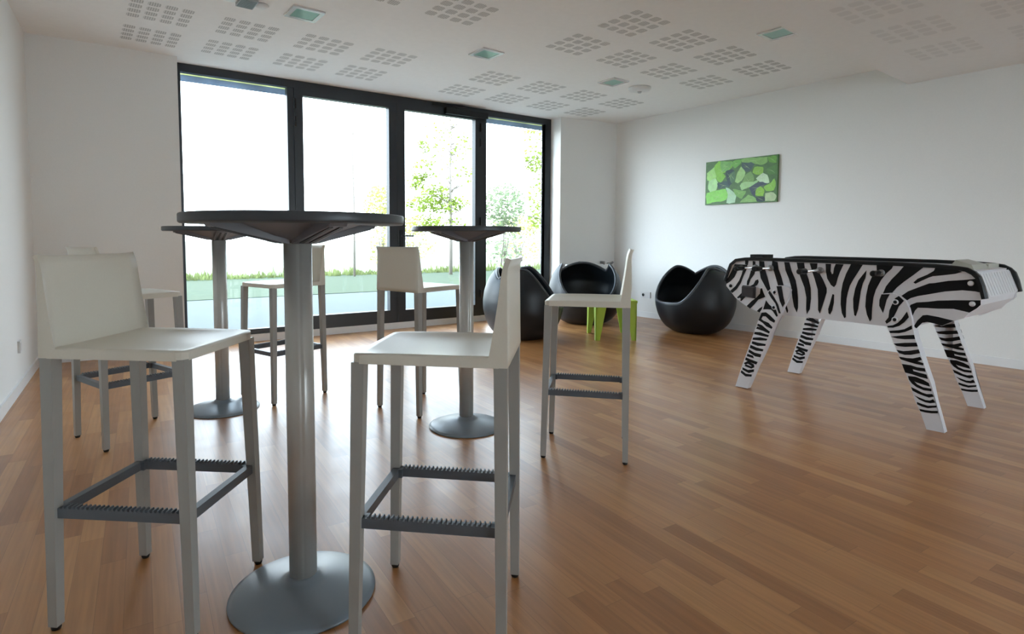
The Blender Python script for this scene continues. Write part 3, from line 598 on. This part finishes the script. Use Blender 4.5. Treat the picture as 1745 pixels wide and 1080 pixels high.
# ------------------------------------------------------------------ ball-shaped armchairs
def make_chair():
    r = empty('armchair')
    def sm(x): x = max(0., min(1., x)); return x * x * (3 - 2 * x)
    def rim(ph):
        a = abs((math.degrees(ph) + 180) % 360 - 180)
        lo = .335
        if a < 25: z = lo + .01 * (a / 25) ** 2
        elif a < 82: z = lo + .01 + (.725 - lo - .01) * sm((a - 25) / 57)
        elif a < 128: z = .725 - .095 * ((a - 82) / 46) ** 2.2
        else:
            q = (180 - a) / 52; z = .735 - .105 * q ** 2.2
        return z
    def rad(z):           # outer radius by height (lateral)
        pr = [(0, .22), (.02, .275), (.06, .335), (.12, .385), (.2, .425), (.3, .452), (.4, .455), (.5, .44), (.6, .405), (.68, .355), (.75, .28)]
        for (z0, r0), (z1, r1) in zip(pr, pr[1:]):
            if z <= z1: 
                t = (z - z0) / (z1 - z0); return r0 + (r1 - r0) * t
        return pr[-1][1]
    def radb(z): return (rad(z - .02) + rad(z) + rad(z + .02)) / 3 if .02 < z < .73 else rad(z)
    NP, NT = 96, 22
    b = MB(); outer, inner = [], []
    TH = .03
    for i in range(NP):
        ph = 2 * math.pi * i / NP; zr = rim(ph); c, s_ = math.cos(ph), math.sin(ph)
        o_, i_ = [], []
        for k in range(NT + 1):
            z = zr * (k / NT); q = radb(z); o_.append(b.bm.verts.new((q * c * .93, q * s_, z)))
        zs = .325
        for k in range(NT + 1):
            t = k / NT; z = zr - .004 - (zr - .004 - zs) * t; q = radb(z) - TH - .05 * sm((t - .5) * 2)
            i_.append(b.bm.verts.new((q * c * .93, q * s_, z)))
        outer.append(o_); inner.append(i_)
    cb = b.bm.verts.new((0, 0, 0)); cs = b.bm.verts.new((.02, 0, .300))
    mid = [b.bm.verts.new((v[-1].co.x * .6, v[-1].co.y * .6, .306)) for v in inner]
    for i in range(NP):
        j = (i + 1) % NP
        for k in range(NT):
            f = b.bm.faces.new([outer[i][k], outer[j][k], outer[j][k+1], outer[i][k+1]]); f.smooth = True
            f = b.bm.faces.new([inner[i][k], inner[j][k], inner[j][k+1], inner[i][k+1]]); f.smooth = True
        b.bm.faces.new([outer[i][-1], outer[j][-1], inner[j][0], inner[i][0]])
        f = b.bm.faces.new([inner[i][-1], inner[j][-1], mid[j], mid[i]]); f.smooth = True
        f = b.bm.faces.new([mid[i], mid[j], cs]); f.smooth = True
        b.bm.faces.new([cb, outer[j][0], outer[i][0]])
    rp = [((outer[i][-1].co + inner[i][0].co) / 2).copy() for i in range(NP)]
    b.build('shell', SHELL, r)
    MB().tube([p + Vector((0, 0, .001)) for p in rp], .0165, 8, closed=True).build('rim', RIMHI, r)  # tube in lighter grey paints the highlight along the shell edge
    MB().lathe([(0, .02), (.013, .02), (.016, .012), (.016, 0), (0, 0)], 16, (-.13, 0, .306)).build('drain_plug', GREYM, r)
    return r
CH = [((3.83, 4.60), -45, 'black ball-shaped plastic armchair beside the glazing, turned away from the viewer'),
      ((5.13, 4.96), -128, 'black ball-shaped armchair in the corner, opening facing the room'),
      ((5.655, 3.765), 160, 'black ball-shaped armchair against the right wall, near the zebra football table')]
c0 = make_chair()
for i, ((x, y), an, lb) in enumerate(CH):
    o = c0 if i == 0 else copy_tree(c0)
    o.location = (x, y, 0); o.rotation_euler = (0, 0, math.radians(an)); tag(o, lb, 'armchair', 'black ball armchairs in the corner')

# lime side table
r = tag(empty('side_table', (4.62, 4.085, 0), math.radians(54)), 'small lime green square side table between the black armchairs', 'side table')
MB().box(-.255, .255, -.215, .215, .385, .41).bevel(.006).build('table_top', LIME, r)
for sx in (1, -1):
    for sy in (1, -1):
        cx, cy = sx * .235, sy * .19
        ax, ay = sx * .25, sy * .21
        b = MB()
        b.hexa([(ax, ay, 0), (ax - sx * .045, ay, 0), (ax - sx * .045, ay - sy * .012, 0), (ax, ay - sy * .012, 0)], [(ax, ay, .386), (ax - sx * .115, ay, .386), (ax - sx * .115, ay - sy * .012, .386), (ax, ay - sy * .012, .386)])
        b.hexa([(ax, ay, 0), (ax, ay - sy * .045, 0), (ax - sx * .012, ay - sy * .045, 0), (ax - sx * .012, ay, 0)], [(ax, ay, .386), (ax, ay - sy * .115, .386), (ax - sx * .012, ay - sy * .115, .386), (ax - sx * .012, ay, .386)])
        b.build('leg', LIME, r)

# ------------------------------------------------------------------ zebra table football
r = tag(empty('football_table', (4.145, 1.55, 0)), 'zebra-striped table football game on four splayed legs', 'football table')
OFF = Vector(r.location)
def FT(b, nm, M, par=None, recalc=True):
    bmesh.ops.translate(b.bm, verts=b.bm.verts, vec=-OFF); return b.build(nm, M, par or r, recalc=recalc)
def grow(p, d):            # paint edge of a stripe, d metres wider all round
    n = len(p); ar = sum(p[i][0] * p[(i+1) % n][1] - p[(i+1) % n][0] * p[i][1] for i in range(n)); s_ = 1 if ar > 0 else -1; out = []
    for i in range(n):
        (x0, y0), (x1, y1), (x2, y2) = p[i-1], p[i], p[(i+1) % n]
        ax, ay = y1 - y0, x0 - x1; bx, by = y2 - y1, x1 - x2
        la, lb = math.hypot(ax, ay) or 1, math.hypot(bx, by) or 1
        nx, ny = ax / la + bx / lb, ay / la + by / lb; l = math.hypot(nx, ny) or 1
        out.append((x1 + s_ * nx / l * d, y1 + s_ * ny / l * d))
    return out
BODY = [grow(p, .0015) for p in BODY]; LEGLS = [grow(p, .003) for p in LEGLS]; LEGRS = [grow(p, .003) for p in LEGRS]
def stripes(b, polys, x, d):
    for p in polys: b.face([(x + d * .0012, y, z) for y, z in (p if d < 0 else p[::-1])], 1)
YM = 1.55
b = MB().prism_x(OUT, 3.775, 3.80); stripes(b, BODY, 3.775, -1); FT(b, 'side_panel', [ZW, ZB], recalc=False)
b = MB().prism_x(OUT, 4.49, 4.515); stripes(b, BODY, 4.515, 1); FT(b, 'side_panel', [ZW, ZB], recalc=False)
def leg(outl, st, near):
    z0 = min(z for y, z in outl)
    b = MB()
    def xi(z): return .028 if z > .60 else (.08 if z > .53 else .045 + .035 * max(0, z) / .53)
    out = [(y, max(0.0005, z)) for y, z in outl]
    xo = 3.749 if near else 4.541; sg = 1 if near else -1
    A = [b.bm.verts.new((xo, y, z)) for y, z in out]; B = [b.bm.verts.new((xo + sg * xi(z), y, z)) for y, z in out]
    b.bm.faces.new(A); b.bm.faces.new(B[::-1]); k = len(A)
    bmesh.ops.triangulate(b.bm, faces=[f for f in b.bm.faces if len(f.verts) > 4])
    for i in range(k): b.bm.faces.new([A[(i+1) % k], A[i], B[i], B[(i+1) % k]])
    bmesh.ops.recalc_face_normals(b.bm, faces=b.bm.faces)
    stripes(b, st, xo, -sg)
    # inner face of the leg below the body carries the same stripes on the far legs
    if not near:
        for p in st:
            if max(z for y, z in p) < .55:
                b.face([(xo + sg * (xi(z) + .0012), y, z) for y, z in p], 1)
    return FT(b, 'leg', [ZW, ZB], recalc=False)
L1_ = leg(LEGL, LEGLS, True); L2_ = leg(LEGR, LEGRS, True); L3_ = leg(LEGL, LEGLS, False); L4_ = leg(LEGR, LEGRS, False)
def screw(y, z, rr, M, x=3.7735, par=None):
    b = MB().lathe([(0, 0), (rr, 0), (rr * .8, .005), (0, .006)], 20).rot(-math.pi / 2, ax='Y')
    bmesh.ops.translate(b.bm, verts=b.bm.verts, vec=(x, y, z)); FT(b, 'screw', M, par)
screw(.882, .814, .014, ZW); screw(.871, .707, .014, ZW); screw(2.227, .709, .012, ZB); screw(2.155, .621, .009, ZW)
for (y, z), pr in (((1.896, .69), L1_), ((1.898, .589), L1_), ((1.207, .688), L2_), ((1.206, .588), L2_)):
    screw(y, z, .016, ZW, 3.748, pr); screw(y, z, .010, ZB, 3.742, pr)
for x in (3.768, 4.522):                                        # black rubber top rails
    b = MB(); sgn = 1
    A = []
    pts = [Vector((x, y, z)) for y, z in RAIL]
    rings = []
    for i, p in enumerate(pts):
        d = (pts[min(i+1, len(pts)-1)] - pts[max(i-1, 0)]).normalized(); nrm = Vector((0, -d.z, d.y)); 
        if nrm.z < 0 or (abs(nrm.z) < .3 and (p.y - YM) * nrm.y < 0): nrm = -nrm
        cx = 3.785 if x < 4 else 4.505
        w = .022; t = .011
        rings.append([b.bm.verts.new((cx + u * w, p.y + nrm.y * v * t, p.z + nrm.z * v * t)) for u, v in ((-1, -1), (1, -1), (1, .4), (.6, 1), (-.6, 1), (-1, .4))])
    for a_, c_ in zip(rings, rings[1:]):
        for j in range(6): f = b.bm.faces.new([a_[j], a_[(j+1) % 6], c_[(j+1) % 6], c_[j]])
    b.bm.faces.new(rings[0]); b.bm.faces.new(rings[-1][::-1]); FT(b, 'top_rail', BLACKP)
def cross(pts, nm, M, t=.012):     # panel across the table between (y,z) points
    for (y0, z0), (y1, z1) in zip(pts, pts[1:]):
        d = Vector((0, y1 - y0, z1 - z0)).normalized(); nn = Vector((0, -d.z, d.y)) * t
        b = MB().hexa([(3.80, y0, z0), (4.49, y0, z0), (4.49, y1, z1), (3.80, y1, z1)], [(3.80, y0 + nn.y, z0 + nn.z), (4.49, y0 + nn.y, z0 + nn.z), (4.49, y1 + nn.y, z1 + nn.z), (3.80, y1 + nn.y, z1 + nn.z)])
        FT(b, nm, M)
cross([(.838, .735), (.885, .862)], 'end_panel', ZW)
b = MB()
for i in range(13):                                            # ribs of the end panel
    x = 3.83 + i * .0535
    b.hexa([(x, .835, .742), (x + .022, .835, .742), (x + .022, .878, .858), (x, .878, .858)], [(x, .826, .745), (x + .022, .826, .745), (x + .022, .869, .861), (x, .869, .861)])
FT(b, 'end_ribs', ZW)
cross([(.838, .735), (.845, .700), (.905, .628), (1.0, .585)], 'lower_panel', ZW)
cross([(1.10, .565), (1.90, .545)], 'bottom_panel', ZW)
cross([(1.90, .545), (2.19, .632), (2.255, .71), (2.25, .80)], 'lower_panel', ZW)
b = MB().box(3.80, 4.49, .98, 2.11, .775, .785); FT(b, 'playfield', FIELD)
b = MB().box(3.80, 4.49, .97, .99, .70, .87); FT(b, 'goal_wall', ZW)
b = MB().box(3.80, 4.49, 2.10, 2.12, .70, .87); FT(b, 'goal_wall', ZW)
# deck at both ends
cross([(.885, .862), (.98, .878)], 'end_deck', ZW); cross([(2.11, .878), (2.20, .865), (2.25, .80)], 'end_deck', ZW)
# score boxes
b = MB(); b.hexa([(3.93, .905, .872), (4.24, .905, .872), (4.24, 1.02, .885), (3.93, 1.02, .885)], [(3.95, .925, .905), (4.22, .925, .905), (4.20, 1.00, .930), (3.97, 1.00, .930)])
FT(b.bevel(.004), 'score_box', BEIGE)
b = MB().box(4.24, 4.46, .915, .97, .872, .902); FT(b.bevel(.003), 'ball_tray', BEIGE)
b = MB().box(3.93, 4.08, 2.085, 2.175, .872, .932); FT(b.bevel(.003), 'score_box', BLACKP)
# cup holder plate
b = MB().hexa([(3.742, 2.125, .648), (3.742, 2.045, .640), (3.742, 2.045, .708), (3.742, 2.125, .712)][::-1], [(3.774, 2.135, .640), (3.774, 2.04, .634), (3.774, 2.04, .716), (3.774, 2.135, .720)][::-1]); FT(b, 'coin_box', mat('coin_box_metal', (.035, .03, .033), .4))
# rods, handles, players
rods = [(2.047, True, .16), (1.941, True, .13), (1.83, False, 0), (1.628, True, .19), (1.52, False, 0), (1.293, True, .035), (1.18, False, 0), (1.07, False, 0)]
pl = [1, 2, 3, 5, 5, 3, 2, 1]
for (y, near, ex), npl in zip(rods, pl):
    z = .848
    x0, x1 = (3.775 - ex - .09, 4.56) if near else (3.782, 4.70)
    rod = FT(MB().tube([(x0, y, z), (x1, y, z)], .0075, 10), 'rod', CHROME)
    for bx in ((3.775, 4.515) if near else (4.515,)):
        sg = -1 if bx < 4 else 1
        b = MB().lathe([(.009, 0), (.020, 0), (.020, .012), (.009, .014)], 16).rot(sg * math.pi / 2, ax='Y'); bmesh.ops.translate(b.bm, verts=b.bm.verts, vec=(bx, y, z)); FT(b, 'bearing', GREYM, rod)
    hx = (3.775 - ex - .095) if near else 4.70; sg = -1 if near else 1
    b = MB().tube([(hx + sg * k * .0237 - sg * .0, y, z) for k in range(-1, 4)] , [.014, .017, .0155, .017, .013], 12) if False else MB().tube([(hx, y, z), (hx - sg * .01, y, z), (hx - sg * .045, y, z), (hx - sg * .08, y, z), (hx - sg * .095, y, z)], [.012, .018, .0155, .018, .012], 12)
    FT(b, 'handle', BLACKP, rod)
    for k in range(npl):
        xx = 4.145 + (k - (npl - 1) / 2) * (.62 / (npl + .3))
        b = MB().box(xx - .014, xx + .014, y - .009, y + .009, .79, .862); b.box(xx - .009, xx + .009, y - .009, y + .009, .862, .878)
        FT(b.bevel(.003, 1), 'player', ZB if near else mat('player_red', (.4, .03, .03), .4), rod)

# ------------------------------------------------------------------ outside
def ext(b, nm, M, label, cat): return tag(b.build(nm, M), label, cat, kind='structure')
a = MB(); skew_box(a, -14, 24, .20, 1.05, -.2, -.03); ext(a, 'terrace_edge', KERB, 'pale concrete strip outside the glazing', 'paving')
a = MB(); skew_box(a, -14, 24, 1.05, 4.85, -.2, -.04); ext(a, 'path', CONC, 'grey concrete path outside, behind the pale strip', 'path')
a = MB(); skew_box(a, -25, 45, 4.85, 10.3, -.2, -.03); tag(a.build('lawn', GRASS), 'green lawn strip beyond the path', 'lawn', kind='structure')
a = MB(); skew_box(a, -120, 160, 10.3, 190, -.3, -.05); tag(a.build('meadow', MEADOW), 'sunlit pale meadow beyond the lawn', 'meadow', kind='structure')
a = MB(); a.box(-60, 60, -60, YB - .21, -.2, -.03); tag(a.build('courtyard', KERB), 'pale paved yard behind the building', 'paving', kind='structure')
# rest of the building
a = MB(); a.box(-12, 20, YB - 2.2, 6.15, 2.93, 3.18); ext(a, 'roof', FACADE, 'flat roof slab of the building', 'roof')  # unseen rear overhang added to cut light reaching the rear opening
a = MB(); skew_box(a, -12, -.46, -.2, .16, -.1, 2.93); ext(a, 'wall_facade', FACADE, 'outer wall left of the room', 'facade')
a = MB(); skew_box(a, XR + .25, 20, -.2, .16, -.1, 2.93); ext(a, 'wall_facade', FACADE, 'outer wall right of the room', 'facade')
a = MB(); skew_box(a, X1 - .1, X2 + .1, .071, .165, ZC - .02, 2.93); ext(a, 'wall_lintel', FACADE, 'lintel above the glazing', 'facade')
# exterior rails seen through the top of the fixed panes
for x0, x1, lb in ((.86, 1.9, 'grey blind rail outside the top of the left pane'), (4.2, 5.2, 'grey blind rail outside the top of the right pane')):
    q = tag(empty('blind_rail', ((x0 + x1) / 2, yw((x0 + x1) / 2) + .12, 2.56)), lb, 'blind', 'blind rails outside the fixed panes')
    b = MB().box(-(x1 - x0) / 2, (x1 - x0) / 2, -.002, .002, -.06, .0).rot(math.atan(SK)); b.build('lower_bar', RAILG, q)
    b = MB().box(-(x1 - x0) / 2, (x1 - x0) / 2, -.002, .002, .0, .045).rot(math.atan(SK)); b.build('gap_strip', GAPT, q)  # pale translucent strip stands in for bright sky in the gap above

def foliage(b, cx, cy, cz, rx, ry, rz, n, s, rnd, shell=.3):
    for _ in range(n):
        while True:
            p = Vector((rnd.uniform(-1, 1), rnd.uniform(-1, 1), rnd.uniform(-1, 1)))
            if shell < p.length <= 1: break
        c = Vector((cx + p.x * rx, cy + p.y * ry, cz + p.z * rz))
        u = Vector((rnd.uniform(-1, 1), rnd.uniform(-1, 1), rnd.uniform(-1, 1))).normalized(); v = u.orthogonal().normalized(); k = s * rnd.uniform(.6, 1.3)
        b.bm.faces.new([b.bm.verts.new(c + u * k), b.bm.verts.new(c + v * k * .6), b.bm.verts.new(c - u * k * .8), b.bm.verts.new(c - v * k * .6)])
def ray(px, py, dep):      # point at a given depth for laying out the planting
    f = 970.9; return CAM + F_ * dep + R_ * ((px - 842.3) / f * dep) - U_ * ((py - 468.4) / f * dep)
def tree(name, px, dep, h, r0, clumps, M, label, seed, twigs=24, group=None):
    rnd = random.Random(seed); base = ray(px, 470, dep); base.z = -.05
    q = tag(empty(name, base), label, 'tree', group)
    b = MB(); pts = [(0, 0, 0), (.02, .01, h * .3), (-.02, .0, h * .6), (.03, 0, h * .85), (0, .02, h)]
    b.tube(pts, [r0, r0 * .85, r0 * .65, r0 * .4, r0 * .15], 8)
    b.build('trunk', BARK, q)
    b = MB()
    for i in range(twigs):
        z = h * rnd.uniform(.3, .95); a = rnd.uniform(0, 6.28); L = (h - z) * .22 + .35
        d = Vector((math.cos(a), math.sin(a), .35)); p0 = Vector((0, 0, z))
        p1 = p0 + d * L * .5 + Vector((0, 0, rnd.uniform(-.05, .1))); p2 = p1 + d * L * .5 + Vector((rnd.uniform(-.1, .1), 0, -.08))
        b.tube([p0, p1, p2], [r0 * .28, r0 * .18, r0 * .06], 5)
    b.build('branches', BARK, q)
    b = MB()
    for (cpx, cpy, rx, rz, n) in clumps:
        c = ray(cpx, cpy, dep) - base
        foliage(b, c.x, c.y, c.z, rx, rx, rz, int(n * 2.4), .052 * dep / 14, rnd, 0)
    if clumps: b.build('foliage', M, q, recalc=False)
    else: b.bm.free()
tree('young_tree', 768, 17, 5.0, .055, [(722, 250, .20, .2, 40), (720, 290, .35, .35, 70), (712, 310, .3, .25, 70), (745, 330, .5, .28, 150), (722, 348, .55, .25, 150), (760, 352, .5, .25, 120), (785, 345, .3, .2, 45),
     (755, 235, .7, .6, 60), (790, 250, .3, .4, 30), (755, 285, .7, .6, 50), (725, 375, .5, .25, 60), (760, 380, .6, .2, 60), (795, 300, .3, .4, 25)], LEAF, 'slender young tree with light green leaves behind the right glazed door', 3, 40)
tree('bare_tree', 604, 16, 5.6, .035, [], LEAF, 'thin almost bare tree trunk behind the left glazed door', 5, 12)
tree('leafy_tree', 938, 14, 4.6, .06, [(912, 228, .35, .25, 50), (908, 270, .28, .35, 90), (918, 278, .3, .3, 60), (915, 335, .25, .5, 70), (912, 370, .25, .3, 60)], LEAF, 'leafy tree at the right edge of the glazing', 7, 20)
def bush(px, py, dep, rx, rz, n, M, label, seed, s=.085):
    rnd = random.Random(seed); c = ray(px, py, dep); q = tag(empty('bush', (c.x, c.y, -.05)), label, 'bush', 'bushes beyond the lawn')
    b = MB(); foliage(b, 0, 0, c.z + .05, rx, rx, rz, n * 3, s, rnd, 0); foliage(b, 0, 0, max(.35, c.z * .4), rx * .8, rx * .8, max(.35, c.z * .5), n, s, rnd, 0); b.build('foliage', M, q, recalc=False)
    b = MB()
    for i in range(5): b.tube([(rnd.uniform(-.1, .1), rnd.uniform(-.1, .1), 0), (rnd.uniform(-.5, .5) * rx, rnd.uniform(-.5, .5) * rx, c.z)], [.03, .01], 5)
    b.build('stems', BARK, q)
bush(858, 350, 22, .9, .9, 420, LEAFD, 'grey green bush seen through the narrow right pane', 11)
bush(650, 350, 24, .75, .9, 260, LEAFY, 'yellow green bush seen between the two doors', 12)
bush(705, 385, 30, 1.6, .5, 300, LEAFY, 'low yellowish bush left of the young tree', 13)
bush(885, 385, 28, 1.5, .5, 300, LEAFY, 'low yellowish bush right of the young tree', 14)
rnd = random.Random(9); b = MB()
for i in range(1500):
    x = rnd.uniform(1.5, 16); y = yw(x) + 10.3 + rnd.uniform(-.5, .5); h = rnd.uniform(.05, .18) * (1 if rnd.random() < .85 else 1.7) * (.5 + .5 * math.sin(x * 1.7) ** 2); w = .05; a = rnd.uniform(0, 3.14)
    dx, dy = math.cos(a) * w, math.sin(a) * w
    b.bm.faces.new([b.bm.verts.new((x - dx, y - dy, -.05)), b.bm.verts.new((x + dx, y + dy, -.05)), b.bm.verts.new((x + rnd.uniform(-.06, .06), y + rnd.uniform(-.06, .06), h))])
tag(b.build('grass_tufts', TUFT, recalc=False), 'fringe of tall yellow green grass where lawn meets meadow', 'grass', kind='stuff')
